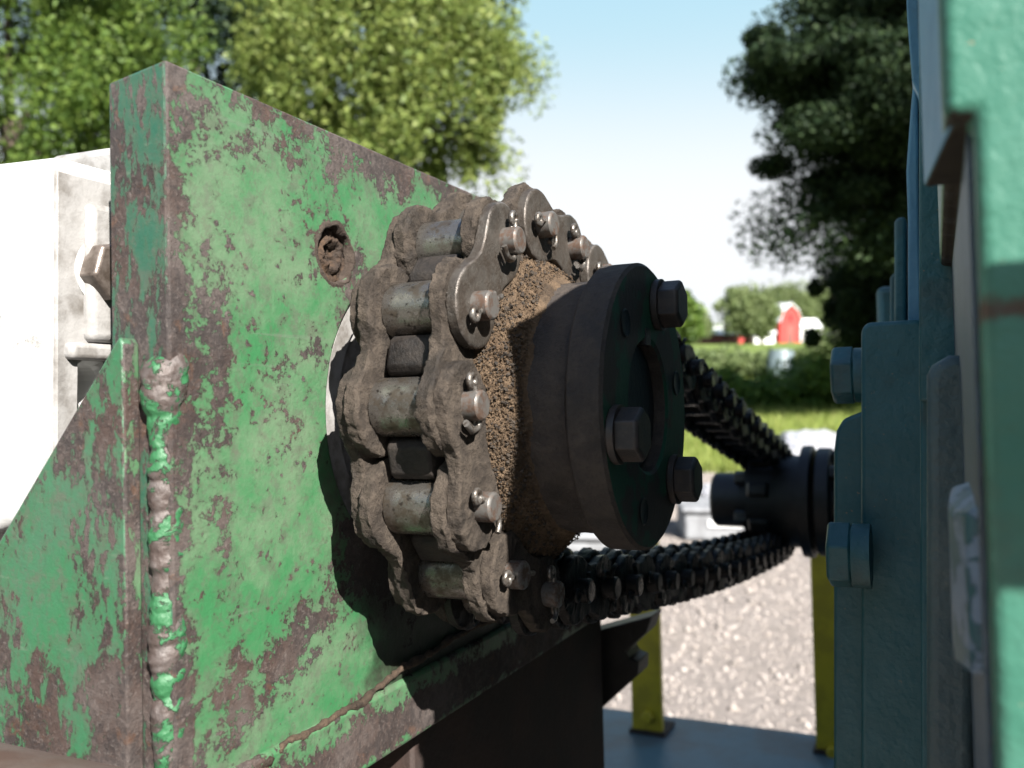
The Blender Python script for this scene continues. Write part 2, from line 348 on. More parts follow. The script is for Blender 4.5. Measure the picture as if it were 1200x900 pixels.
def plate_mesh(name, Rw, th, dirty, seed, mats, amp=1.0):
    bm = BM(); NO = 150; P2 = PT / 2; out = []
    for i in range(NO):
        t = i / NO
        # outline param: right semicircle, top waist, left semicircle, bottom waist
        if t < .3: a = -math.pi / 2 + math.pi * t / .3; p = Vector((P2 + Rw * math.cos(a), Rw * math.sin(a)))
        elif t < .5: y = P2 - PT * (t - .3) / .2; p = Vector((y, Rw * (1 - .30 * math.cos(math.pi * y / PT) ** 2)))
        elif t < .8: a = math.pi / 2 + math.pi * (t - .5) / .3; p = Vector((-P2 + Rw * math.cos(a), Rw * math.sin(a)))
        else: y = -P2 + PT * (t - .8) / .2; p = Vector((y, -Rw * (1 - .30 * math.cos(math.pi * y / PT) ** 2)))
        out.append(p)
    rings = []; h = th / 2
    spec = [(0.0, -h, 1.), (.03, -h - 0, .9)] if 0 else None
    def ring(inset, x):
        row = []
        for p in out:
            c = Vector((max(-P2, min(P2, p.x)), 0)); q = p + (c - p) * inset
            P = Vector((x, q.x, q.y))
            if dirty:
                edge = max(0., 1 - inset * 3.0); sgn = 1 if x > 0 else -1
                k = fb(P, 160, seed) * .0010 + fb(P, 800, seed) * .00055 + max(0, nz(P, 420, seed + 9)) * .0006
                P.x += sgn * (k * 1.2 + .0004) * amp * (1 if inset > 0 else .5)
                rad = Vector((0, p.x - c.x, p.y)); rad.normalize()
                P += rad * (fb(P, 120, seed + 3) * .0011 + fb(P, 500, seed) * .0007 + .0003) * amp * edge
            row.append(bm.verts.new(P))
        return row
    fr = [(1., -h), (.6, -h), (.35, -h), (.12, -h), (.045, -h), (0., -h + .0006), (0., -h * .6), (0., -h * .2), (0., h * .2), (0., h * .6), (0., h - .0006), (.045, h), (.12, h), (.35, h), (.6, h), (1., h)]
    rows = [ring(*q) for q in fr]
    for k in range(len(rows) - 1):
        for i in range(NO):
            j = (i + 1) % NO
            f = bm.faces.new((rows[k][i], rows[k][j], rows[k + 1][j], rows[k + 1][i]))
            if len(mats) > 1 and k == 10: f.material_index = 1
    bmesh.ops.remove_doubles(bm, verts=bm.verts, dist=1e-6)
    bmesh.ops.recalc_face_normals(bm, faces=bm.faces)
    return mesh_from(bm, name, mats, 50)
OUT_C = plate_mesh('outer_link_plate', .0158, .0048, True, 1, [M_DIRTP, M_EDGE], .10)
OUT_D = [plate_mesh('outer_link_plate', .0160, .0052, True, k, [M_DIRTL, M_DIRTL], .62) for k in (2, 5)]
IN_D = [plate_mesh('inner_link_plate', .0183, .0052, True, k, [M_DIRTL], .85) for k in (3, 4, 6)]
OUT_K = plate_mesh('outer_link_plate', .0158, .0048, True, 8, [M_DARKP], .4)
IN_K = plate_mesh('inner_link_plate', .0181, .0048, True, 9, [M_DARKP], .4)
def roller_mesh(mat):
    bm = BM(); hw = .0124
    lathe(bm, [(-hw, .0090), (-hw, .0105), (-hw + .0006, .0111), (0, .0111), (hw - .0006, .0111), (hw, .0105), (hw, .0090)], seg=48)
    return mesh_from(bm, 'roller', [mat], 30)
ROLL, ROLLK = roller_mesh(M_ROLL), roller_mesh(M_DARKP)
def pin_mesh(mat):
    bm = BM(); lathe(bm, [(-.0262, .0040), (-.0257, .0056), (.0289, .0056), (.0296, .0050), (.0298, .0046)], seg=36); return mesh_from(bm, 'pin', [mat], 25)
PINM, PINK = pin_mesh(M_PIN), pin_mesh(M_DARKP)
def cotter_mesh(kind, mat):   # lies along +Y: eye at +Y, tails at -Y; x = s
    bm = BM()
    n = 16; r = .0021
    for sg in (-1, 1):
        pts = []
        if sg == 1:   # eye and first leg
            for k in range(n + 1):
                a = R(200) - R(400) * k / n; pts.append((0, .0092 + r * math.cos(a - R(90) * 0), r * math.sin(a)))
            tube(bm, [(0, .0092 - r * math.cos(R(20)) + 0, 0)] + pts[1:-1] + [(0, .0072, 0)], .00125, 8)
        b = {0: [(0, .0072, 0), (0, -.0062, 0), (sg * .0002, -.0085, sg * .001), (sg * .0004, -.0098, sg * .0035), (sg * .0004, -.0095, sg * .0062)],
             1: [(0, .0072, 0), (0, -.0065, 0), (0, -.0085, sg * .0006), (0, -.0112 - (sg > 0) * .002, sg * .0011)],
             2: [(0, .0072, 0), (0, -.0062, 0), (0, -.0080, .0012 + sg * .0005), (0, -.0080, .0045 + sg * .002), (0, -.0045, .0082 + sg * .0014)]}[kind]
        off = sg * .00085
        tube(bm, [(q[0] + off, q[1], q[2]) for q in b], .00115, 7)
    return mesh_from(bm, 'cotter_pin', [mat], 60)
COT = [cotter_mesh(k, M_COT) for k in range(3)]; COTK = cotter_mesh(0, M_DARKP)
chain = thing('roller_chain', 'heavy roller chain caked in dust and grease, looped round both sprockets', 'chain', (SM, 0, 0))
# cotter settings by joint index: (angle of the eye in the u-h plane, kind); joint 0 is the bottom lit one
CT = {0: (178, 1), 1: (150, 0), 2: (103, 2), 3: (205, 1), 4: (84, 2), 5: (176, 2), 6: (128, 2), 7: (165, 1)}
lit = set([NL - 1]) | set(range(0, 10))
for i in range(NL):
    a, b = J[i], J[(i + 1) % NL]; c = (a + b) / 2; ang = math.atan2(b.y - a.y, b.x - a.x)
    outer = (i % 2 == 1)      # outer plates span joints 1-2, 3-4, 5-6
    near = i in lit  # joints outside the lit run take the shade-coloured copies
    for sg in (-1, 1):
        mat = Matrix.Translation((sg * (.0204 if outer else .0152), c.x, c.y)) @ Matrix.Rotation(ang, 4, 'X')
        if sg < 0: mat = mat @ Matrix.Rotation(math.pi, 4, 'Z')
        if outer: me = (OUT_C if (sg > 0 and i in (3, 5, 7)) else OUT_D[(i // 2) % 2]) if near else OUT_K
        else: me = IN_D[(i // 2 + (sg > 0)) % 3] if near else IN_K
        inst('outer_link_plate' if outer else 'inner_link_plate', me, chain, mat)
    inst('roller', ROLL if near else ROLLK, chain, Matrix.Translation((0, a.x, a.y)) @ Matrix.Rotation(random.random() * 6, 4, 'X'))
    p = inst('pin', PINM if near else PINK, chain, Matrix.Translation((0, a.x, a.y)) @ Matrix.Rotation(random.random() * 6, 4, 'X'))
    al, kd = CT.get(i, (random.choice((90, 150, 200, 270)) + random.uniform(-20, 20), random.randrange(3)))
    p.matrix_local = Matrix.Translation((0, a.x, a.y))
    inst('cotter_pin', COT[kd] if near else COTK, p, Matrix.Translation((.0262, 0, 0)) @ Matrix.Rotation(R(al), 4, 'X'))

# ---------------------------------------------------------------- sprockets
def tooth_profile(n, Rp, phase, rr=.0117):
    """outline radius sampled by angle: seats under the rollers, tips between"""
    pts = []; M_ = 16; tip = Rp + .0048
    for k in range(n):
        for q in range(M_):
            a = phase + 2 * math.pi * (k + q / M_) / n; t = abs(q / M_ - .5) * 2     # 1 at seat centre, 0 at tip
            ch = Rp * math.sin(math.pi / n * (1 - t)) if 0 else None
            off = Rp * 2 * math.sin(math.pi / n * (1 - t) / 2 * 1)                    # distance along from seat
            off = Rp * math.sin(math.pi / n * (1 - t))
            if off < rr * .80: r = Rp - math.sqrt(max(rr * rr - off * off, 0))
            else:
                base = Rp - math.sqrt(rr * rr * .36); w = min(1, (off - rr * .80) / (Rp * math.sin(math.pi / n) * .72 - rr * .80))
                r = base + (tip - base) * math.sin(min(1, max(0, w)) * math.pi / 2) ** .8
            pts.append((r * math.cos(a), r * math.sin(a)))
    return pts
def sprocket_disc(bm, cu, ch, n, Rp, phase, s0, s1):
    o = tooth_profile(n, Rp, phase); rows = []
    for s, k in ((s0, .94), (s0 + .003, 1.), (s1 - .003, 1.), (s1, .94)):
        rows.append([bm.verts.new((s, cu + x * k, ch + y * k)) for x, y in o])
    for a, b in zip(rows, rows[1:]):
        for i in range(len(a)): j = (i + 1) % len(a); bm.faces.new((a[i], b[i], b[j], a[j]))
    bm.faces.new(rows[0]); bm.faces.new(rows[-1]); bmesh.ops.recalc_face_normals(bm, faces=bm.faces)
big = thing('chain_sprocket', 'large drive sprocket with dark hub and bolted flange, its rim hidden by chain', 'sprocket', (SM, 0, 0))
a0 = math.atan2(J[1].y, J[1].x)
bm = BM(); sprocket_disc(bm, 0, 0, NT, R1, a0, SM - .0118, SM + .0118); obj('toothed_disc', bm, M_SPR, big, bevel=.0008)
bm = BM(); RH = .0535
def hubfn(p, a, s, r):
    return p + Vector((0, math.cos(a), math.sin(a))) * (fb(p, 160, 2) * .0005)
lathe(bm, [(SM + .0118, .060), (-.012, .0585), (-.008, .0555)] + [(-.006 + k * .0035, RH) for k in range(8)] + [(.0205, RH), (.0215, RH - .0015), (.0228, RH - .006)], seg=120, fn=hubfn)
obj('hub', bm, M_HUB, big)
# dirt packed in the corner between chain and hub
def dirtprof(t):
    s = -.0165 + .031 * t; r = .0537 + .0185 * (1 - t) ** 2.0; return s, r
bm = BM()
def dfn(p, a, s, r):
    t = (s + .0165) / .031; left = .5 - .5 * math.cos(a)          # 1 at the left (-u) side
    amp = (1 - t) * (.5 + .5 * left)
    lim = .28 + .42 * left + .22 * nz((math.cos(a), math.sin(a), 0), 2.5, 4)
    k = 1.0 if t < lim else max(0, 1 - (t - lim) * 6)
    rr = r + k * (fb(p, 240, 5) * .0018 + fb(p, 900, 1) * .0011 + abs(nz(p, 480, 9)) * .0016) * (1 - .5 * t) - (1 - k) * .0025 - t ** 3 * .001
    s2 = s + nz(p, 500, 3) * .0006
    return Vector((s2, rr * math.cos(a), rr * math.sin(a)))
lathe(bm, [dirtprof(k / 70) for k in range(71)], seg=900, fn=dfn, cap=False)
dobj = obj('packed_dirt', bm, M_HUBD, big, sharp=180)
def crumbs(n, fn, name, mat, parent, smin, smax, seed):
    rg = np.random.default_rng(seed); V = []; F = []
    ico = [(0, 0, 1), (.9, 0, .1), (.28, .85, .2), (-.72, .53, -.15), (-.72, -.53, .2), (.28, -.85, -.2), (0, 0, -1)]
    fc = [(0, 1, 2), (0, 2, 3), (0, 3, 4), (0, 4, 5), (0, 5, 1), (6, 2, 1), (6, 3, 2), (6, 4, 3), (6, 5, 4), (6, 1, 5)]
    off = BASE[parent.name]
    for k in range(n):
        p, sc = fn(rg); r = (smin + (smax - smin) * rg.random() ** 3) * sc; q = rg.normal(size=(3, 3)); q, _ = np.linalg.qr(q)
        P = (np.array(ico) * (.7 + .6 * rg.random((7, 1)))) @ q * r + np.array(p) - np.array(off); V.append(P); F.append(np.array(fc) + 7 * k)
    me = bpy.data.meshes.new(name); me.from_pydata(np.concatenate(V).tolist(), [], np.concatenate(F).tolist()); me.materials.append(mat)
    o = bpy.data.objects.new(name, me); C.objects.link(o); o.parent = parent; o['kind'] = 'stuff'; return o
def cf(rg):
    a = math.pi + rg.normal() * .95; t = rg.random() ** 1.2 * (.45 + .25 * (.5 - .5 * math.cos(a))); s_, r_ = dirtprof(t); r_ += .0006 + rg.random() * .0016 * (1 - t)
    return (s_, r_ * math.cos(a), r_ * math.sin(a)), 1.
crumbs(11000, cf, 'dirt_crumbs', M_HUBD, big, .00015, .0006, 5)
crumbs(2500, cf, 'dark_crumbs', M_DIRTL, big, .0002, .0012, 8)
# flange
SF0, SF1, RF = .0228, .0373, .0597
bm = BM(); lathe(bm, [(SF0, RF - .004), (SF0, RF - .001), (SF0 + .001, RF), (SF1 - .0012, RF), (SF1, RF - .0014), (SF1, .029), (SF1 - .001, .0275), (SF1 - .012, .0270), (SF1 - .012, .0)], seg=128, mi=[0, 0, 0, 0, 1, 1, 0, 0], cap=False)
fl = obj('hub_flange', bm, [M_HUB, M_FACE], big, sharp=28)
bm = BM(); lathe(bm, [(SF1 - .0055, .0), (SF1 - .0055, .0255), (SF1 - .0115, .0262), (SF1 - .014, .0262)], seg=64, cap=False); obj('shaft_end', bm, M_BLACK, big)
bm = BM(); box(bm, (SF1 - .011, -.0035, .0255), (SF1 + .0004, .0035, .0325)); obj('keyway', bm, M_BLACK, big)
for a in (73, -47, 193):
    cu, ch = .0482 * math.cos(R(a)), .0455 * math.sin(R(a))
    bm = BM(); hexbolt(bm, SF1 + .003, SF1 + .0120, cu, ch, .0178, R(a + 17)); hb = obj('flange_bolt', bm, M_BOLT, big, bevel=.0005)
    bm = BM(); lathe(bm, [(SF1, .0106), (SF1 + .0008, .0112), (SF1 + .0028, .0112), (SF1 + .0032, .0112), (SF1 + .0032, .004)], cu, ch, 32, cap=False); obj('lock_washer', bm, M_BOLT, hb, off=BASE[big.name])
for a in (133, 13, -107):
    cu, ch = .0445 * math.cos(R(a)), .0445 * math.sin(R(a))
    bm = BM(); lathe(bm, [(SF1 + .0003, .0058), (SF1 + .0007, .0052), (SF1 + .0004, .0046), (SF1 + .0003, 0)], cu, ch, 24, cap=False); obj('threaded_hole', bm, M_BLACK, big)
bm = BM(); lathe(bm, [(-.16, .024), (SM - .0118, .024)], seg=48); obj('shaft', bm, M_SPR, big)
bm = BM(); lathe(bm, [(-.074, .046), (-.072, .050), (-.0470, .050), (SM - .0125, .056)], seg=64); obj('rear_hub', bm, M_SPR, big)

sm = thing('small_sprocket', 'small black sprocket and hub at the far end of the chain', 'sprocket', (SM, U2, H2))
k0 = min(range(NL), key=lambda k: abs((J[k] - Vector((U2, H2))).length - R2) + (J[k].x < U2) * 1)
bm = BM(); sprocket_disc(bm, U2, H2, 8, R2, math.atan2(J[k0].y - H2, J[k0].x - U2), SM - .0115, SM + .0115); obj('toothed_disc', bm, M_BLACK, sm)
bm = BM(); lathe(bm, [(-.086, .012), (-.086, .027), (-.083, .0300), (-.05, .0300), (-.05, .036), (-.043, .036), (-.043, .050), (.012, .050), (.012, .060), (.022, .0605), (.024, .057)], U2, H2, 48); obj('hub', bm, M_BLACK, sm, sharp=30)
bm = BM(); lathe(bm, [(.027, .02), (.027, .056), (.0285, .058), (.041, .058), (.0425, .056), (.0425, .02)], U2, H2, 48); obj('hub_flange', bm, M_BLACK, sm, sharp=30)
for a in (20, 80, 140, 200, 260, 320):
    bm = BM(); hexbolt(bm, -.0431, -.056, U2 + .042 * math.cos(R(a)), H2 + .042 * math.sin(R(a)), .014, R(a)); obj('hub_bolt', bm, M_BLACK, sm)
for a in (45, 135, 225, 315, 90, 270):
    bm = BM(); hexbolt(bm, .0425, .053, U2 + .047 * math.cos(R(a)), H2 + .047 * math.sin(R(a)), .015, R(a)); obj('flange_bolt', bm, M_BLACK, sm)
bm = BM(); lathe(bm, [(.0425, .0315), (.13, .0315)], U2, H2, 40); obj('shaft', bm, M_BLACK, sm)

# ---------------------------------------------------------------- green bracket
br = thing('machine_bracket', 'chipped green steel bracket, thick upright plate with welded gusset and round bore', 'bracket', (-.09, -.15, -.138))
SP, SB = -.0775, -.1035
bm = BM(); U0, U1, HB, HT = -.1505, .150, -.1385, .1155
pr = [(SB, U0, HB), (SP, U0, HB), (SP, U0, HT + .0012), (SB, U0, HT - .0022)]
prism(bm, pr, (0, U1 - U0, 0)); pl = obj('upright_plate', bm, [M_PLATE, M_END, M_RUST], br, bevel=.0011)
c1 = BM(); lathe(c1, [(-.12, .0673), (-.06, .0673)], seg=128)
hc = onS(393, 298, SP); c2 = BM(); lathe(c2, [(SP - .006, .0118), (SP + .01, .0118)], hc[1], hc[2], 40)
boolean(pl, [c1, c2])
for f in pl.data.polygons:
    nn = f.normal
    f.material_index = 1 if nn.y < -.7 and f.center.y < .01 else (2 if abs(nn.z) > .7 and f.area > .002 else 0)
    f.use_smooth = False
# plug in the small hole
bm = BM()
def pf(p, a, s, r):
    q = p.copy(); q.x += fb(p, 300, 2) * .0016 + nz(p, 900) * .0006; rr = Vector((0, p.y - hc[1], p.z - hc[2]))
    return q
lathe(bm, [(SP - .0055, .0004)] + [(SP - .0035 + (.0018 if k < 8 else 0) * math.exp(-((k - 6) / 2.) ** 2) - (.0022 if k < 5 else 0), .0008 + k * .0009) for k in range(1, 13)], hc[1], hc[2], 60, fn=pf, cap=False)
obj('rusted_plug', bm, dirt('rusted_plug_dirt', (.05, .034, .026), (.11, .066, .04), (.016, .012, .011), 1.6), br, sharp=180)
bm = BM()
lathe(bm, [(SP - .003, .0108), (SP + .0001, .0116), (SP + .0005, .0124), (SP + .0003, .0134), (SP - .0004, .0150)], hc[1], hc[2], 72, fn=lambda p, a, s, r: p + Vector((nz(p, 500) * .0005 - .0001, math.cos(a) * nz(p, 260) * .0016, math.sin(a) * nz(p, 260) * .0016)), cap=False)
obj('hole_rim', bm, dirt('rim_crust', (.05, .035, .027), (.08, .06, .048), (.02, .015, .013), 1.5), br, sharp=180)
# gusset
SG, UG = -.0902, -.1575
tg = [onU(147, 402, UG), onU(139, 394, UG), onU(0, 632, UG), onU(-90, 790, UG), onU(-90, 1000, UG), onU(158, 1000, UG)]
bm = BM(); pts = [(SG, UG, tg[0][2]), tg[1], tg[2], tg[3], tg[4], (SG, UG, tg[5][2])]
prism(bm, pts, (0, .0068, 0)); gs = obj('gusset', bm, [M_GUSS, green_paint('worn_paint_on_gusset_edge', [], .10, stretch=(1, 1, .4))], br, bevel=.0009)
for f in gs.data.polygons:
    if f.normal.x > .8: f.material_index = 1
# fillet weld, ripple by ripple
bm = BM(); NS, NA = 340, 40; htop = onS(185, 398, SP)[2]; rows = []
hbot = -.150; cs, cu_ = SP - .0052, U0 + .0030
for i in range(NS + 1):
    t = i / NS; h = htop + (hbot - htop) * t; row = []
    ph = t * 17.0 + .6 * nz((0, 0, h), 38); fr_ = ph % 1
    rip = (.0012 + .0008 * nz((math.floor(ph) * 1.37, 0, 0), 1.0)) * (fr_ ** .7) * (1 - fr_ ** 4) * .85 + .0005 * fb((0, 1, h), 90)
    endr = math.sqrt(max(0, 1 - max(0, 1 - t / .045) ** 2)) * .97 + .03; blob = .0024 * math.exp(-((t - .06) / .05) ** 2)
    rad = (.0047 + rip + blob + fb((0, 0, h), 50) * .0012) * endr
    for j in range(NA + 1):
        a = R(-118) + R(158) * j / NA       # angle in (s,u): 0 = +s, -90 = -u
        hh = h - .0034 * math.cos((a + R(40)) * .8) + .0016 * (a + R(40))
        p = Vector((cs + rad * 1.0 * math.cos(a), cu_ + rad * 1.12 * math.sin(a), hh))
        p += Vector((math.cos(a), math.sin(a), 0)) * (fb(p, 260, 3) * .0003 + fb(p, 90, 6) * .0005)
        row.append(bm.verts.new(p))
    rows.append(row)
for a, b in zip(rows, rows[1:]):
    for j in range(NA): bm.faces.new((a[j], a[j + 1], b[j + 1], b[j]))
bm.faces.new(rows[0]); obj('weld_bead', bm, M_WELD, br, sharp=180)
# lower seam and lip
def seam(pts, r, name, mat, seed=0, sc=1.):
    bm = BM(); P = []
    for (x0, y0), (x1, y1) in zip(pts, pts[1:]):
        for k in range(24): P.append(Vector(onS(x0 + (x1 - x0) * k / 24, y0 + (y1 - y0) * k / 24, SP)))
    P = [p + Vector((.0012, 0, fb(p, 60, seed) * .0015 + fb(p, 260, seed) * .0008)) for p in P]
    tube(bm, P, [r * (1 + .6 * fb(p, 200, seed)) for p in P], 12); return obj(name, bm, mat, br, sharp=180)
seam([(262, 925), (340, 868), (420, 822), (470, 783), (520, 752), (600, 712)], .0015, 'bottom_seam', dirt('seam_dirt', (.06, .04, .028), (.11, .075, .05), (.02, .015, .012), 1.6), 2)
hs_ = onS(420, 822, SP)[2]
M_SOLE = green_paint('worn_green_sole_edge', [(0, HB, 9, .010, .25)], .06)
bm = BM(); box(bm, (-.165, U0 - .03, HB - .012), (SP + .0024, .345, hs_)); obj('sole_plate', bm, M_SOLE, br, bevel=.0022, seg=3)
# curved rusty collar at the lower left
bm = BM(); cc = onU(0, 1212, -.185)
lathe(bm, [(cc[0] - .3, .02), (cc[0] - .3, .0765), (cc[0] + .045, .0765), (cc[0] + .050, .072), (cc[0] + .050, .0)], cc[1] + .0, cc[2] + .001, 96, cap=False)
bl = thing('pipe_collar', 'rusty brown round collar at the foot of the green gusset', 'collar', (cc[0], cc[1], cc[2]))
obj('collar_rim', bm, M_RUST, bl, sharp=30)

# ---------------------------------------------------------------- white gear motor behind the bracket
wm = thing('gear_motor', 'white enamelled gear motor housing behind the green bracket', 'motor', (-.2, -.12, -.15))
def pxprism(polypx, u0, u1, flipx=None):
    bm = BM(); prism(bm, [onU(x, y, u0) for x, y in polypx], (0, u1 - u0, 0)); return bm
obj('housing', pxprism([(-260, 215), (0, 188), (66, 180), (64, 560), (40, 612), (-260, 700)], -.145, .12), M_WHITE, wm, bevel=.006, seg=4)
hs = bpy.data.objects[wm.children[0].name]; hs.data.materials.append(M_WDIRT)
for f in hs.data.polygons: f.material_index = 1 if f.normal.x > .6 else 0
SW = onU(66, 300, -.145)[0]
h0 = onS(96, 428, SW); h1 = onS(128, 480, SW); cb = BM(); box(cb, (SW - .02, h0[1], h1[2]), (SW + .02, h1[1], h0[2]))
bm = BM(); p0, p1 = onS(98, 236, SW), onS(150, 404, SW); box(bm, (SW - .004, p0[1], p1[2]), (SW + .0035, p1[1], p0[2])); obj('bolt_pad', bm, M_WDIRT, wm, bevel=.003, seg=3)
obj('rear_cover', pxprism([(52, 186), (62, 180), (120, 171), (150, 168), (150, 330), (52, 330)], -.10, .10), M_WDIRT, wm, bevel=.004, seg=3)
bm = BM(); p0, p1 = onS(66, 400, SW), onS(170, 425, SW); box(bm, (SW - .004, p0[1] + .004, p1[2]), (SW + .0028, p1[1], p0[2])); obj('cross_rib', bm, M_WDIRT, wm, bevel=.002, seg=3)
boolean(hs, [cb])
bs = onU(90, 320, -.130)[0]; bc = onS(119, 320, bs + .006)
bm = BM(); lathe(bm, [(SW, .0132), (bs + .0005, .0130), (bs + .0015, .0124), (bs + .0015, .0)], bc[1], bc[2], 48); obj('bolt_boss', bm, M_WHITE, wm, sharp=30)
bs += .0016
bm = BM(); hexbolt(bm, bs + .003, bs + .0145, bc[1], bc[2], .0205, R(12)); mb = obj('hex_bolt', bm, simple('tarnished_bolt', (.20, .165, .145), (.11, .085, .07), 200, .4, .5, ((700, .0002),)), wm, bevel=.0006)
bm = BM(); lathe(bm, [(bs, .0138), (bs + .0022, .0140), (bs + .0027, .0128), (bs + .003, .002)], bc[1], bc[2], 40); obj('washer', bm, simple('washer_steel', (.30, .28, .27), (.14, .12, .11), 200, .4, .4, ((700, .0002),)), mb, off=BASE[wm.name])
bm = BM(); lathe(bm, [(-.15, .02), (-.15, .0662), (-.0815, .0662), (-.0800, .0648), (-.0800, .056), (-.083, .054), (-.083, .02)], seg=128, cap=False); obj('bearing_cover', bm, M_WDIRT, wm, sharp=30)

# ---------------------------------------------------------------- rusty beam below, dark bracket
bb = thing('support_beam', 'rust brown steel beam under the green bracket, mostly in shadow', 'beam', (-.2, .1, -.6))
bm = BM(); box(bm, (-.40, -.05, -.80), (-.160, .45, HB - .0125)); obj('web', bm, M_RUSTD, bb, bevel=.002)
bm = BM(); box(bm, (-.1595, .02, -.70), (-.094, .30, -.1512)); obj('stiffener', bm, M_RUSTD, bb, bevel=.002)
sbk = thing('notched_bracket', 'dark notched angle bracket below the lower chain run', 'bracket', onU(700, 790, .33))
obj('notched_plate', pxprism([(610, 745), (690, 742), (764, 722), (757, 742), (733, 764), (738, 772), (748, 776), (747, 792), (703, 832), (610, 900)], .33, .36), M_BLACK, sbk, bevel=.001)
# second (buried) leg of the bracket running back
bm = BM(); a = onU(640, 748, .33); box(bm, (a[0] - .06, .31, a[2] - .11), (a[0] + .0, .3295, a[2])); obj('angle_leg', bm, M_BLACK, sbk)

# ---------------------------------------------------------------- teal gearbox on the right
gb = thing('gearbox', 'large teal green cast gearbox along the right edge of the picture', 'gearbox', (.16, 0, -.5))
F_U = -.1835; F_S = onU(1152, 450, F_U)[0]
hb_ = onU(1104, 138, F_U)[2]; b0, b1 = onU(1105, 138, F_U)[0], onU(1083, 236, -.125)[0]
bm = BM(); prism(bm, [(F_S, F_U, -.55), (F_S, F_U, hb_), (b0, F_U, hb_), (b0, F_U, .172), (.62, F_U, .172), (.62, F_U, -.55)], (0, .28 - F_U, 0))
fh = obj('front_housing', bm, [M_TEALF, M_BRG], gb, bevel=.0062, seg=7)
for f in fh.data.polygons:
    if f.normal.z < -.6 and f.center.z > -.1 + .5: f.material_index = 1
bm = BM(); box(bm, (.163, -.045, .1725), (.62, .75, .85)); box(bm, (.163, .2805, -.55), (.62, .75, .172)); obj('rear_housing_blocker', bm, M_TEAL, gb, bevel=.004)  # upper block is unseen, raised tall to cut skylight on the bracket
bm = BM(); box(bm, (.100, .50, -.35), (.1629, .74, .10)); obj('input_housing', bm, M_TEAL, gb, bevel=.006)
# gritty side skin of the front housing
bm = BM(); box(bm, (F_S - .0009, F_U + .010, -.50), (F_S - .0002, .27, .065)); obj('cast_side', bm, M_TEALG, gb)
# upper boss
hb_ = onU(1104, 138, F_U)[2]
b0, b1 = onU(1105, 138, F_U)[0], onU(1083, 236, -.125)[0]
bm = BM(); prism(bm, [(b0 + .0012, F_U + .007, hb_ - .0004), (b1, -.125, hb_ - .0004), (F_S + .004, -.125, hb_ - .0004), (F_S + .004, F_U + .007, hb_ - .0004)], (0, 0, .172 - hb_)); ub = obj('upper_boss', bm, [M_TEALP, M_BRG, M_TEALF], gb, bevel=.0012, seg=4)
for f in ub.data.polygons:
    if f.normal.z < -.6: f.material_index = 1
    elif f.normal.y < -.8: f.material_index = 2
# covers and flanges seen end on
obj('end_cover', pxprism([(1009, 386), (1016, 378), (1078, 374), (1092, 400), (1092, 1150), (1009, 1150)], .09, .42), M_TEAL, gb, bevel=.003, seg=4)
obj('shaft_cap', pxprism([(977, 530), (980, 505), (988, 491), (1008, 483), (1020, 483), (1020, 1150), (977, 1150)], .115, .40), M_TEAL, gb, bevel=.0018, seg=3)
obj('inner_web', pxprism([(1086, 440), (1092, 428), (1112, 416), (1142, 416), (1142, 1100), (1086, 1100)], -.05, .27), teal('dull_web_paint', (.08, .13, .14), (.11, .15, .15), .5, 1.3, .3), gb, bevel=.0035, seg=4)
obj('web_fillet', pxprism([(1078, 430), (1083, 425), (1090, 430), (1094, 1100), (1080, 1100)], .05, .2), M_TEAL, gb, bevel=.002, seg=3)
obj('recessed_wall', pxprism([(1077, -260), (1125, -260), (1125, 470), (1077, 470)], .03, .27), M_TEAL, gb, bevel=.001)
obj('upright_rib', pxprism([(1070, 96), (1076, 110), (1077, 240), (1080, 360), (1080, 385), (1064, 385), (1064, 260), (1062, 200), (1067, 130)], .10, .24), M_TEALP, gb, bevel=.0015, seg=3)
obj('forked_rib', pxprism([(1060, -60), (1074, -60), (1077, 30), (1082, 92), (1084, 30), (1086, -60), (1108, -60), (1106, 130), (1092, 200), (1083, 240), (1076, 110), (1069, 95), (1063, 20)], .09, .15), M_TEALP, gb, bevel=.0008)
obj('slot_liner', pxprism([(1073, -60), (1088, -60), (1086, 95), (1078, 95)], .105, .14), simple('maroon_primer', (.10, .03, .035), (.07, .03, .035), 30), gb)
for (x0, x1, y0, u) in ((1048, 1062, 254, .20), (1043, 1052, 320, .26)):
    obj('rear_lug', pxprism([(x0, y0 + 6), (x0 + 4, y0), (x1, y0), (x1, 420), (x0, 420)], u, u + .05), M_TEAL, gb, bevel=.002, seg=3)
pb = thing_b = onU(1120, 700, -.15)
bm = BM(); q0, q1, q2, q3 = onS(1100, 612, .1492), onS(1100, 790, .1492), None, None
bm = BM(); hh0, hh1 = onU(1120, 600, -.165)[2], onU(1120, 800, -.165)[2]
prism(bm, [(.1482, -.118, hh0 - .004), (.1484, -.140, hh0 - .003), (.1512, -.160, hh0), (.1570, -.163, hh0 + .002), (.1570, -.100, hh0 + .002), (.1490, -.104, hh0)], (0, 0, hh1 - hh0)); obj('side_boss', bm, M_PEEL, gb, bevel=.0015, seg=3)
# hex bolts of the cover
for (x0, x1, xw, y0, y1, u) in ((973, 999, 1009, 408, 472, .12), (968, 996, 1008, 616, 691, .065)):
    a = onU(x0, (y0 + y1) / 2, u); b = onU(x1, (y0 + y1) / 2, u); w = onU(xw, (y0 + y1) / 2, u); af = (onU(x0, y0, u)[2] - onU(x0, y1, u)[2]) * .93
    bm = BM(); hexbolt(bm, b[0], a[0], u + .01, a[2], af, R(-22)); hb = obj('cover_bolt', bm, M_TEAL, gb, bevel=.0008)
    bm = BM(); lathe(bm, [(b[0] - .0001, af * .50), (b[0] + .0006, af * .54), (w[0] + .004, af * .54)], u + .01, a[2], 32); obj('washer', bm, M_TEAL, hb, off=BASE[gb.name])
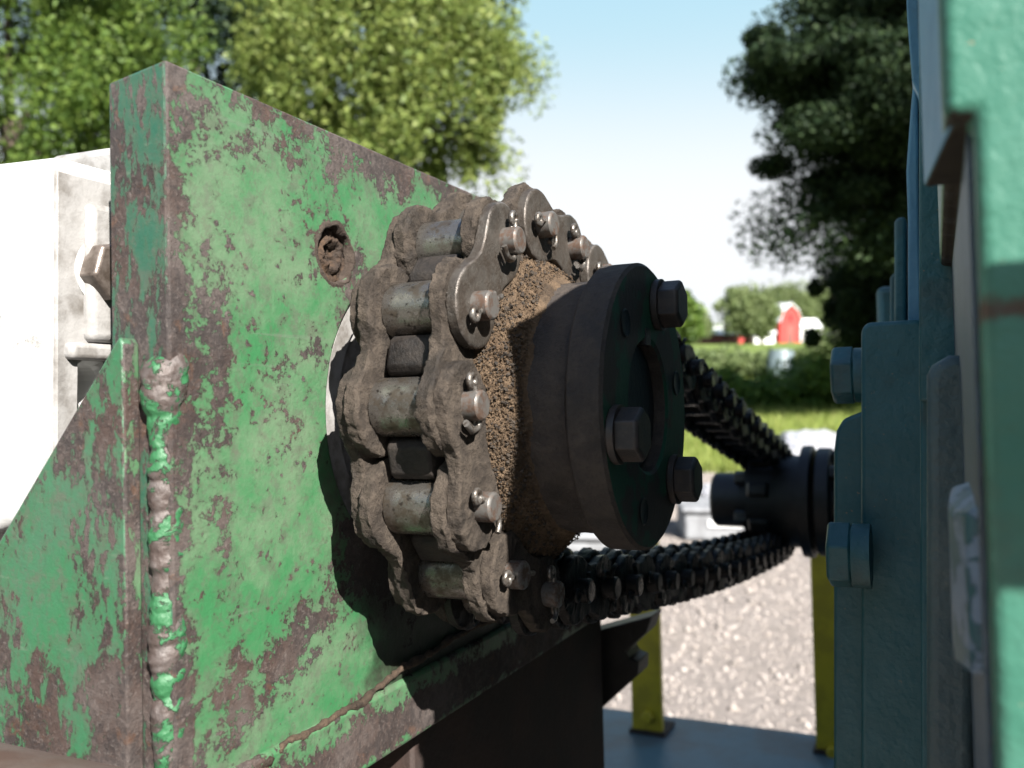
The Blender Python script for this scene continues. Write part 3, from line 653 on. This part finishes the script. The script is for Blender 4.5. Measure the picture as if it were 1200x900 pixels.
# added handle on the face towards the viewer's right, unseen, to shade that face
hd = thing('added_shade_bar', 'added teal bar, out of frame, that shades the near face of the gearbox', 'shade_bar', (.25, F_U, .06))
bm = BM(); tube(bm, [(.225, F_U - .075, .077), (.60, F_U - .075, .077)], .020, 24); obj('shading_rod', bm, M_TEALF, hd)
for q in (.31, .56):
    bm = BM(); tube(bm, [(q, F_U - .0005, .077), (q, F_U - .06, .077)], .012, 16); obj('bar_mount', bm, M_TEALF, hd)

# ---------------------------------------------------------------- blue deck and yellow posts
e0, e1 = onU(740, 858, 1), None
Pd = Mi @ at(759, 858, 1.40); HD = Pd.z
dk = thing('steel_deck', 'blue painted steel deck low between the machine and the gravel', 'deck', (Pd.x, Pd.y, HD))
bm = BM(); box(bm, (-.55, .35, HD - .05), (.75, Pd.y + .085, HD)); obj('deck_plate', bm, M_DECK, dk, bevel=.002)
for k, sx in enumerate((-.5, .68)):
    bm = BM(); box(bm, (sx, .45, HD - .9), (sx + .08, .55, HD - .0505)); obj('leg', bm, M_DECK, dk)
    bm = BM(); box(bm, (sx, Pd.y - .1, HD - .9), (sx + .08, Pd.y, HD - .0505)); obj('leg', bm, M_DECK, dk)
def post(x0, x1, ytop, Y, lab, ybase):
    a, b = Mi @ at(x0, ybase, Y), Mi @ at(x1, ybase, Y); t = Mi @ at(x0, ytop, Y)
    p = thing('yellow_post', lab, 'post', (a.x, a.y, HD), 'yellow posts on the blue deck')
    w = (b - a).length
    bm = BM(); box(bm, (a.x, a.y, HD + .006), (a.x + w * .97, a.y + .012, t.z)); box(bm, (a.x, a.y + .0121, HD + .006), (a.x + .006, a.y + .05, t.z)); obj('channel', bm, M_YEL, p, bevel=.001)
    bm = BM(); box(bm, (a.x - .004, a.y - .004, HD + .0005), (a.x + w + .004, a.y + .055, HD + .0058)); obj('foot_plate', bm, M_RUSTD, p)
    c = Mi @ at((x0 + x1) / 2 + 2, ybase - 22, Y); bm = BM(); hexbolt(bm, 0, .011, 0, 0, .016)
    bmesh.ops.rotate(bm, verts=bm.verts, cent=(0, 0, 0), matrix=Matrix.Rotation(R(-90), 3, 'Z')); bmesh.ops.translate(bm, verts=bm.verts, vec=(a.x + w * .55, a.y - .0005, c.z)); obj('bolt', bm, M_YEL, p)
post(741, 778, 600, 1.40, 'yellow painted steel post behind the lower chain run, left of the gravel', 858)
post(957, 992, 640, 1.30, 'yellow steel post partly hidden by the teal gearbox', 900)

# ---------------------------------------------------------------- ground
def wmesh(name, V, F, mat, parent=None, smooth=False):
    me = bpy.data.meshes.new(name); V = np.asarray(V, dtype=np.float32); F = np.asarray(F, dtype=np.int32); k = F.shape[1]
    me.vertices.add(len(V)); me.vertices.foreach_set('co', V.ravel()); me.loops.add(F.size); me.loops.foreach_set('vertex_index', F.ravel())
    me.polygons.add(len(F)); me.polygons.foreach_set('loop_start', np.arange(0, F.size, k, dtype=np.int32)); me.polygons.foreach_set('loop_total', np.full(len(F), k, dtype=np.int32))
    if smooth: me.polygons.foreach_set('use_smooth', np.ones(len(F), dtype=bool))
    me.update(calc_edges=True); me.validate()
    for q in (mat if isinstance(mat, (list, tuple)) else [mat]): me.materials.append(q)
    o = bpy.data.objects.new(name, me); C.objects.link(o)
    if parent: o.parent = parent
    return o
MT.K = .82
m = MT('grass_ground'); f = m.ramp(m.noise(.25, 8, .6, rnd=False), .35, .65); m2 = m.ramp(m.noise(3, 6, .7, rnd=False), .4, .65)
col = m.mix(f, (.105, .155, .028), (.15, .19, .045)); col = m.mix(m.math('MULTIPLY', m2, .5), col, (.06, .10, .02)); M_GRASS = m.out(col, .9, 0, .2)
m = MT('gravel_ground'); f = m.ramp(m.noise(28, 8, .75, rnd=False), .35, .65); col = m.mix(f, (.28, .245, .225), (.19, .168, .155))
col = m.mix(m.math('MULTIPLY', m.ramp(m.noise(1.2, 5, rnd=False), .5, .7), .3), col, (.24, .205, .17)); m.bump([(m.noise(45, 6, .7, rnd=False), .02)]); M_GRAV = m.out(col, .9, 0, .2)
M_STONE = MT('gravel_stone'); m = M_STONE; gi = m.n('ShaderNodeNewGeometry'); q = m.n('ShaderNodeValToRGB'); m.t.links.new(gi.outputs['Random Per Island'], q.inputs[0])
q.color_ramp.elements[0].color = (.15, .135, .125, 1); q.color_ramp.elements[1].color = (.30, .27, .252, 1); e = q.color_ramp.elements.new(.5); e.color = (.235, .205, .187, 1); M_STONE = m.out(q.outputs[0], .95, 0, .1)
gx = np.linspace(-260, 260, 90); gy = np.concatenate([np.linspace(-30, 8.9, 5), np.linspace(9, 60, 30), np.linspace(65, 900, 60)])
def terr(x, y):
    return np.where(y > 9, -.0 + .004 * 0 + np.clip(y - 60, 0, 140) / 140 * 2.0 + np.clip(y - 200, 0, 900) * .004 + .10 * np.sin(x * .11 + y * .07) * np.clip((y - 12) / 20, 0, 1), -.03)
X, Y = np.meshgrid(gx, gy); Z = terr(X, Y); V = np.stack([X, Y, Z], -1).reshape(-1, 3); n_x = len(gx)
ii = np.arange(len(gy) - 1)[:, None] * n_x + np.arange(n_x - 1)[None]; ii = ii.ravel(); F = np.stack([ii, ii + 1, ii + n_x + 1, ii + n_x], 1)
go = wmesh('grass_field', V, F, M_GRASS, smooth=True); go['kind'] = 'structure'
EB = onG(900, 553).y
bm = BM(); NN = 60; v0 = []; v1 = []
for k in range(NN + 1):
    x = -40 + 80 * k / NN; v0.append(bm.verts.new((x, -30, .004))); v1.append(bm.verts.new((x, EB + .35 * math.sin(x * 1.7) + .2 * math.sin(x * 4.1), .012)))
for k in range(NN): bm.faces.new((v0[k], v0[k + 1], v1[k + 1], v1[k]))
o = obj('gravel_yard', bm, M_GRAV, smooth=False, kind='structure')
rng = np.random.default_rng(3)
def stones(n):
    y = 2.0 + (EB + .3 - 2.0) * rng.random(n) ** .8; x = y * (.02 + .50 * rng.random(n)) ; r = rng.gamma(2.2, .0018, n).clip(.002, .02) * (1 + .05 * y)
    ico = np.array([(0, 0, 1), (.9, 0, .2), (.28, .85, .25), (-.72, .53, .15), (-.72, -.53, .25), (.28, -.85, .2), (0, 0, -.6)], dtype=np.float32)
    fc = np.array([(0, 1, 2), (0, 2, 3), (0, 3, 4), (0, 4, 5), (0, 5, 1), (6, 2, 1), (6, 3, 2), (6, 4, 3), (6, 5, 4), (6, 1, 5)])
    P = ico[None] * (1 + .45 * (rng.random((n, 7, 1)) - .5)) * r[:, None, None] * (.7 + .6 * rng.random((n, 1, 3)))
    a = rng.random(n) * 6.28; c, s = np.cos(a), np.sin(a); Q = P.copy(); Q[..., 0] = P[..., 0] * c[:, None] - P[..., 1] * s[:, None]; Q[..., 1] = P[..., 0] * s[:, None] + P[..., 1] * c[:, None]
    Q += np.stack([x, y, .006 + r * .25], 1)[:, None]; return Q.reshape(-1, 3), (fc[None] + np.arange(n)[:, None, None] * 7).reshape(-1, 3)
V, F = stones(80000); o = wmesh('loose_gravel', V, F, M_STONE); props(o, 'pale crushed gravel stones covering the yard', 'gravel', kind='stuff')

# ---------------------------------------------------------------- foliage
def leafmat(name, a, b, c, trans=.35):
    m = MT(name); gi = m.n('ShaderNodeNewGeometry'); q = m.n('ShaderNodeValToRGB'); m.t.links.new(gi.outputs['Random Per Island'], q.inputs[0])
    q.color_ramp.elements[0].color = (*a, 1); q.color_ramp.elements[1].color = (*c, 1); e = q.color_ramp.elements.new(.5); e.color = (*b, 1)
    m.out(q.outputs[0], .6, 0, .35 if trans > .2 else .12)
    tr = m.n('ShaderNodeBsdfTranslucent'); m.t.links.new(q.outputs[0], tr.inputs[0]); mx = m.n('ShaderNodeMixShader'); mx.inputs[0].default_value = trans
    m.t.links.new(m.b.outputs[0], mx.inputs[1]); m.t.links.new(tr.outputs[0], mx.inputs[2]); m.t.links.new(mx.outputs[0], m.t.nodes['Material Output'].inputs[0]); return m.m
L_MID = leafmat('leaf_mid_green', (.05, .095, .018), (.085, .145, .024), (.14, .20, .035))
L_YEL = leafmat('leaf_yellow_green', (.085, .13, .03), (.135, .18, .038), (.20, .235, .065))
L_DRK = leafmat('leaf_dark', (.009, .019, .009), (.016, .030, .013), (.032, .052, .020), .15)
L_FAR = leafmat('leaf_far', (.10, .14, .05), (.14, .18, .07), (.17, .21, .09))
L_BUSH = leafmat('leaf_bush', (.05, .11, .02), (.085, .16, .03), (.13, .20, .04))
L_HEDGE = leafmat('leaf_hedge', (.07, .105, .035), (.105, .145, .05), (.16, .20, .08))
M_BARK = simple('bark', (.13, .10, .075), (.07, .055, .04), 8, .9, 0, ((12, .02),))
def leaves(cent, spread, counts, size, rng):
    """cent (k,3) clump centres, spread (k,3), counts per clump"""
    k = np.repeat(np.arange(len(cent)), counts); n = len(k)
    g0 = rng.normal(size=(n, 3)); l0 = np.linalg.norm(g0, axis=1)[:, None]; P = cent[k] + g0 / l0 * np.minimum(l0, 1.9 + .3 * rng.random((n, 1))) * spread[k]
    a = rng.normal(size=(n, 3)); a /= np.linalg.norm(a, axis=1)[:, None]; b = rng.normal(size=(n, 3)); b -= a * (a * b).sum(1)[:, None]; b /= np.linalg.norm(b, axis=1)[:, None]
    s = size * (.6 + .8 * rng.random(n))[:, None]; c = np.cross(a, b) * s * .12
    V = np.stack([P - a * s, P + b * s * .42 + c, P + a * s, P - b * s * .42 + c], 1).reshape(-1, 3)
    return V, np.arange(4 * n).reshape(n, 4)
def tree(name, label, cat, base, htrunk, crown_c, rad, nclump, per, size, mat, seed, group=None, rt=.2, shell=.55, clump=.35, clip=None, branch=7, flat=1., jit=.11):
    rg = np.random.default_rng(seed); t = thing(name, label, cat, base, group, world=True); b = np.array(base); cc = np.array(crown_c) - b
    d = rg.normal(size=(nclump, 3)); d /= np.linalg.norm(d, axis=1)[:, None]; r = shell + (1 - shell) * rg.random(nclump) ** .6
    cl = cc + d * r[:, None] * np.array(rad) * (1 + jit * rg.normal(size=(nclump, 1)))
    if clip is not None: cl = cl[clip(cl + b)]
    sp = np.array(rad)[None] * clump * (.35 + .5 * rg.random((len(cl), 1)) ** 2 * 1.5) * .5; sp = sp * np.array([1, 1, flat])
    V, F = leaves(cl, sp, np.full(len(cl), per), size, rg)
    o = wmesh('crown', V, F, mat, t)
    bm = BM(); top = Vector(cc) + Vector((0, 0, rad[2] * .45)); tube(bm, [(0, 0, -.2), tuple(Vector((.04, 0, 0)) * htrunk + Vector((0, 0, htrunk * .6))), tuple(Vector(cc) * .55 + Vector((0, 0, 0))), tuple(top)], [rt * 1.25, rt, rt * .7, rt * .12], 10)
    obj('trunk', bm, M_BARK, t, sharp=80)
    for k in range(branch):
        q = Vector(cl[rg.integers(len(cl))]); s = Vector((0, 0, 0)).lerp(Vector(cc), .55 + .3 * rg.random()); s = Vector((cc[0], cc[1], 0)) * (s.z / max(cc[2], .1)) + Vector((0, 0, s.z))
        bm = BM(); mid = s.lerp(q, .5) + Vector((0, 0, .1 * rad[2])); tube(bm, [tuple(s), tuple(mid), tuple(q)], [rt * .4, rt * .25, rt * .06], 6); obj('limb', bm, M_BARK, t, sharp=80)
    return t
# left trees
c = at(30, 20, 17); tree('broadleaf_tree', 'dense green broadleaf tree behind the white motor at upper left', 'tree', (c.x - .6, 17.5, 0), 3, (c.x - .6, 17.5, c.z - .4), (3.1, 2.6, 4.2), 280, 480, .060, L_MID, 11, rt=.22, clump=.22, jit=.17)
c = at(462, -30, 15); tree('broadleaf_tree', 'airy yellow-green tree rising behind the green bracket and chain', 'tree', (c.x, 15.4, 0), 3, (c.x - .2, 15.4, c.z - .75), (2.3, 2.3, 3.5), 300, 330, .056, L_YEL, 12, rt=.13, shell=.3, clump=.25, jit=.14)
c = at(190, -20, 24); tree('broadleaf_tree', 'dark shaded tree between the two bright green ones', 'tree', (c.x, 26, 0), 4, (c.x, 26, c.z), (3.4, 2.5, 5.0), 200, 160, .12, L_DRK, 13, rt=.2)
# right dark tree
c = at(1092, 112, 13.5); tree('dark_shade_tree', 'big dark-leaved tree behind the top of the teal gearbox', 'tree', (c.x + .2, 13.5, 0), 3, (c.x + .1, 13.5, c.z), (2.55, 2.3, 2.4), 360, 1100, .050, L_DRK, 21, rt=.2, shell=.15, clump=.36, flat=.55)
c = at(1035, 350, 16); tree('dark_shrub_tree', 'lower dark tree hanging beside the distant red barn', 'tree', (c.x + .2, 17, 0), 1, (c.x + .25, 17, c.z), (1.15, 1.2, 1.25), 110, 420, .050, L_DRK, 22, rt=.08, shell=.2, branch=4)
# shrubs
def bush(x, y, Y, w, h, mat, seed, label, group, n=34, per=120, sz=.06):
    p = at(x, y, Y); tree('shrub', label, 'shrub', (p.x, Y, float(terr(np.array(p.x), np.array(Y)))), .2, (p.x, Y, float(terr(np.array(p.x), np.array(Y))) + h * .5), (w, w * .7, h * .55), n, per, sz, mat, seed, group, rt=.03, shell=.1, clump=.6, branch=3)
for k, (x, Y, w, h, lab) in enumerate(((842, 17, .55, .75, 'small green shrub just right of the hub flange'), (872, 18.5, .7, .6, 'low green shrub above the upper chain run'), (905, 17, .55, .55, 'leafy green shrub in front of the grey drum'), (940, 18, .75, .75, 'green shrub left of the dark gearbox bolt'), (975, 17, .8, 1.0, 'green shrub tucked against the gearbox bolt'))):
    bush(x, 450, Y, w, h, L_BUSH, 40 + k, lab, 'shrubs at the edge of the grass')
for k, (x, Y, w, h, lab) in enumerate(((838, 34, 1.6, .95, 'dark hedge clump left of the grey drum'), (880, 35, 1.5, 1.1, 'dark hedge clump touching the grey drum'), (945, 33, 1.6, 1.0, 'dark hedge clump right of the grey drum'), (985, 31, 1.6, 1.6, 'dark hedge clump beneath the dark tree'))):
    bush(x, 430, Y, w, h, L_HEDGE, 60 + k, lab, 'dark hedge clumps before the field', 40, 120, .10)
# woodland added unseen behind the viewer, cutting low skylight
def screen_leaves(n):
    rg = np.random.default_rng(9); k = 260; a = R(95) + rg.random(k) * R(350 - 95 - 55) + R(0); rr = 17 + rg.random(k) * 5
    a = R(180) + rg.random(k) * R(180); c_ = np.stack([rr * np.cos(a), rr * np.sin(a) - 0, .5 + rg.random(k) * 4.2], 1)
    return leaves(c_, np.full((k, 3), 1.25), np.full(k, n // k), .20, rg)
V, F = screen_leaves(52000); o = wmesh('sky_screen_leaves', V, F, L_MID); props(o, 'unseen added woodland around the yard', 'screen_trees', kind='stuff')
# grass blades
def blades(n):
    y = EB - .15 + 22 * rng.random(n) ** 1.6; x = y * (.04 + .46 * rng.random(n)); h = (.04 + .10 * rng.random(n)) * (1 + .03 * y); a = rng.random(n) * 6.28; w = .006 * (1 + .08 * y)
    B = np.stack([x, y, terr(x, y)], 1); d = np.stack([np.cos(a), np.sin(a), 0 * a], 1) * np.asarray(w)[:, None]; l = np.stack([rng.normal(size=n) * .3, rng.normal(size=n) * .3, np.ones(n)], 1) * h[:, None]
    V = np.stack([B - d, B + d, B + l], 1).reshape(-1, 3); return V, np.arange(3 * n).reshape(n, 3)
V, F = blades(60000); o = wmesh('grass_blades', V, F, L_BUSH if 0 else leafmat('grass_leaf', (.12, .17, .03), (.18, .23, .045), (.27, .29, .09))); props(o, 'sunlit rough grass beyond the gravel yard', 'grass', kind='stuff')

# ---------------------------------------------------------------- things standing about
M_DRUM = simple('grey_blue_plastic', (.17, .22, .24), (.13, .17, .19), 3, .5, 0, None)
p = onG(915, 447); t = thing('storage_drum', 'grey-blue drum standing among the hedge clumps', 'drum', (p.x, p.y, 0), world=True)
bm = BM(); lathe(bm, [(0, .3), (0, .42), (.06, .44), (.45, .46), (.5, .48), (.55, .46), (1.0, .44), (1.08, .40)], seg=32)
bmesh.ops.rotate(bm, verts=bm.verts, cent=(0, 0, 0), matrix=Matrix.Rotation(R(-90), 3, 'Y')); obj('drum_body', bm, M_DRUM, t, sharp=40)
bm = BM(); lathe(bm, [(1.081, .1), (1.081, .41), (1.12, .39), (1.12, .1)], seg=32); bmesh.ops.rotate(bm, verts=bm.verts, cent=(0, 0, 0), matrix=Matrix.Rotation(R(-90), 3, 'Y')); obj('lid', bm, M_DRUM, t, sharp=40)
# pale boxes
def crate(x0, x1, y0, y1, name, label, cat, depth=.5, lidc=None):
    a = onG(x0, y1); b = onG(x1, y1); w = (b.x - a.x); hgt = at(x0, y0, a.y).z
    t = thing(name, label, cat, (a.x, a.y, 0.012), world=True, rz=R(-4))
    bm = BM(); box(bm, (0, 0, 0), (w, depth, hgt * .8)); obj('case_body', bm, M_CONC, t, bevel=.02)
    bm = BM(); box(bm, (-.02, -.02, hgt * .8 + .003), (w + .02, depth + .02, hgt)); obj('case_lid', bm, M_CONC, t, bevel=.02)
    return t, w, hgt
t, w, hg = crate(802, 905, 597, 636, 'storage_case', 'pale grey case on the gravel just beyond the small sprocket hub', 'case', .45)
bm = BM(); box(bm, (.26 * w, -.012, hg * .42), (.64 * w, -.0005, hg * .62)); obj('name_plate', bm, simple('bright_plate', (.85, .85, .85), (.8, .8, .8), 10, .3), t, bevel=.004)
M_WRAP = MT('plastic_wrap'); m = M_WRAP; w1 = m.noise(9, 8, .7, 1.5, rnd=False, stretch=(1, 1, 3)); m.bump([(w1, .12)]); M_WRAP = m.out(m.mix(m.ramp(w1, .4, .65), (.75, .76, .8), (.42, .45, .55)), .18, 0, .8)
def wrapped(x0, x1, y0, y1, label, seed):
    a = onG(x0, y1); b = onG(x1, y1); w = b.x - a.x; h = at(x0, y0, a.y).z - .012
    t = thing('wrapped_bundle', label, 'bundle', ((a.x + b.x) / 2, a.y + w * .3, .012), 'plastic wrapped bundles on the gravel', world=True)
    bm = BM(); bmesh.ops.create_icosphere(bm, subdivisions=5, radius=1)
    for v in bm.verts:
        p = v.co; q = Vector([math.copysign(abs(k) ** .6, k) for k in p]); q = Vector((q.x * w / 2, q.y * w * .35, (q.z + .86) / 1.86 * h)); q *= 1
        v.co = q + p * (fb(p, 2.6, seed) * .06 + .03 * abs(nz(p, 6, seed))) * w
        v.co.z = max(v.co.z, 0)
    obj('wrap', bm, M_WRAP, t, sharp=180)
    bm = BM(); box(bm, (-w * .42, -w * .3, -.01), (w * .42, w * .3, .05)); obj('pallet', bm, M_CONC, t)
wrapped(916, 1000, 509, 577, 'white plastic wrapped bundle between the small sprocket and gearbox', 3)
wrapped(822, 866, 570, 600, 'small white wrapped heap behind the small sprocket hub', 5)
t, w, hg = crate(650, 742, 628, 672, 'storage_case', 'pale blue-grey case glimpsed under the large hub flange', 'case', .45)

# ---------------------------------------------------------------- farm on the horizon
M_RED = simple('barn_red', (.50, .035, .03), (.42, .04, .035), .4, .7, 0, None)
M_DRED = simple('dull_red', (.22, .07, .06), (.17, .06, .05), .4, .8, 0, None)
M_ROOFW = simple('white_metal_roof', (.85, .85, .85), (.75, .76, .78), .3, .4, 0, None)
M_WIN = simple('dark_window', (.02, .02, .025), (.03, .03, .03), 1, .2, 0, None)
def barn(x0, x1, ytop, ybase, Y, ln, label, wall, gambrel=True, rz=0):
    a, b = at(x0, ybase, Y), at(x1, ybase, Y); w = b.x - a.x; h = at(x0, ytop, Y).z - a.z; z0 = a.z - 1.5
    t = thing('barn' if gambrel else 'farm_shed', label, 'barn' if gambrel else 'shed', ((a.x + b.x) / 2, Y, z0), world=True, rz=rz); B = 1.5; hw = w / 2
    if gambrel: prof = [(-hw, B + h * .45), (-hw * .72, B + h * .78), (0, B + h)]
    else: prof = [(-hw, B + h * .55), (0, B + h)]
    full = prof + [(-x, z) for x, z in prof[-2::-1]]
    bm = BM(); prism(bm, [(x, 0, z) for x, z in [(-hw, 0)] + full + [(hw, 0)]], (0, ln, 0)); obj('wall', bm, wall, t, smooth=False)
    for sg in (-1, 1):
        bm = BM(); q = [(sg * -x * 1.03, z + .02 * h) for x, z in prof] if sg > 0 else [(x * 1.03, z + .02 * h) for x, z in prof]
        for (xa, za), (xb, zb) in zip(q, q[1:]):
            prism(bm, [(xa, -.4, za), (xb, -.4, zb), (xb, -.4, zb + .25), (xa, -.4, za + .25)], (0, ln + .8, 0))
        obj('roof', bm, M_ROOFW, t, smooth=False)
    if gambrel:
        bm = BM(); box(bm, (-hw * .35, -.06, 0), (hw * .35, -.01, B + h * .38)); obj('door', bm, M_DRED, t, smooth=False)
        bm = BM(); box(bm, (-hw * .15, -.06, B + h * .52), (hw * .15, -.01, B + h * .68)); obj('window', bm, M_WIN, t, smooth=False)
    return t
barn(911, 941, 357, 396, 190, 5, 'bright red barn with white gambrel roof on the far rise', M_RED, True, R(22))
# long shed: eaves face us
def shed(x0, x1, ytop, ybase, Y, dp, label, wall, roof):
    a, b = at(x0, ybase, Y), at(x1, ybase, Y); w = b.x - a.x; h = at(x0, ytop, Y).z - a.z; t = thing('farm_shed', label, 'shed', (a.x, Y, a.z - 1.5), world=True)
    bm = BM(); box(bm, (0, 0, 0), (w, dp, 1.5 + h * .45)); obj('wall', bm, wall, t, smooth=False)
    for k, (ya, yb) in enumerate(((-.4, dp / 2), (dp + .4, dp / 2))):
        bm = BM(); z1, z2 = 1.5 + h * .42, 1.5 + h
        prism(bm, [(-.3, ya, z1), (-.3, yb, z2), (-.3, yb, z2 + .2), (-.3, ya, z1 + .2)], (w + .6, 0, 0)); obj('roof', bm, roof, t, smooth=False)
    n = max(2, int(w / 3))
    for k in range(n):
        bm = BM(); x = (k + .5) * w / n; box(bm, (x - .4, -.05, 1.6), (x + .4, -.005, 1.5 + h * .33)); obj('window', bm, M_WIN, t, smooth=False)
shed(816, 862, 384, 398, 180, 8, 'long low shed with white roof left of the farm trees', M_DRED, M_ROOFW)
shed(866, 884, 386, 397, 185, 6, 'small red shed between the farm trees', M_RED, M_ROOFW)
shed(884, 908, 384, 396, 182, 6, 'white shed beside the red barn', M_ROOFW, M_ROOFW)
shed(938, 962, 374, 393, 200, 8, 'white roofed shed right of the red barn', M_ROOFW, M_ROOFW)
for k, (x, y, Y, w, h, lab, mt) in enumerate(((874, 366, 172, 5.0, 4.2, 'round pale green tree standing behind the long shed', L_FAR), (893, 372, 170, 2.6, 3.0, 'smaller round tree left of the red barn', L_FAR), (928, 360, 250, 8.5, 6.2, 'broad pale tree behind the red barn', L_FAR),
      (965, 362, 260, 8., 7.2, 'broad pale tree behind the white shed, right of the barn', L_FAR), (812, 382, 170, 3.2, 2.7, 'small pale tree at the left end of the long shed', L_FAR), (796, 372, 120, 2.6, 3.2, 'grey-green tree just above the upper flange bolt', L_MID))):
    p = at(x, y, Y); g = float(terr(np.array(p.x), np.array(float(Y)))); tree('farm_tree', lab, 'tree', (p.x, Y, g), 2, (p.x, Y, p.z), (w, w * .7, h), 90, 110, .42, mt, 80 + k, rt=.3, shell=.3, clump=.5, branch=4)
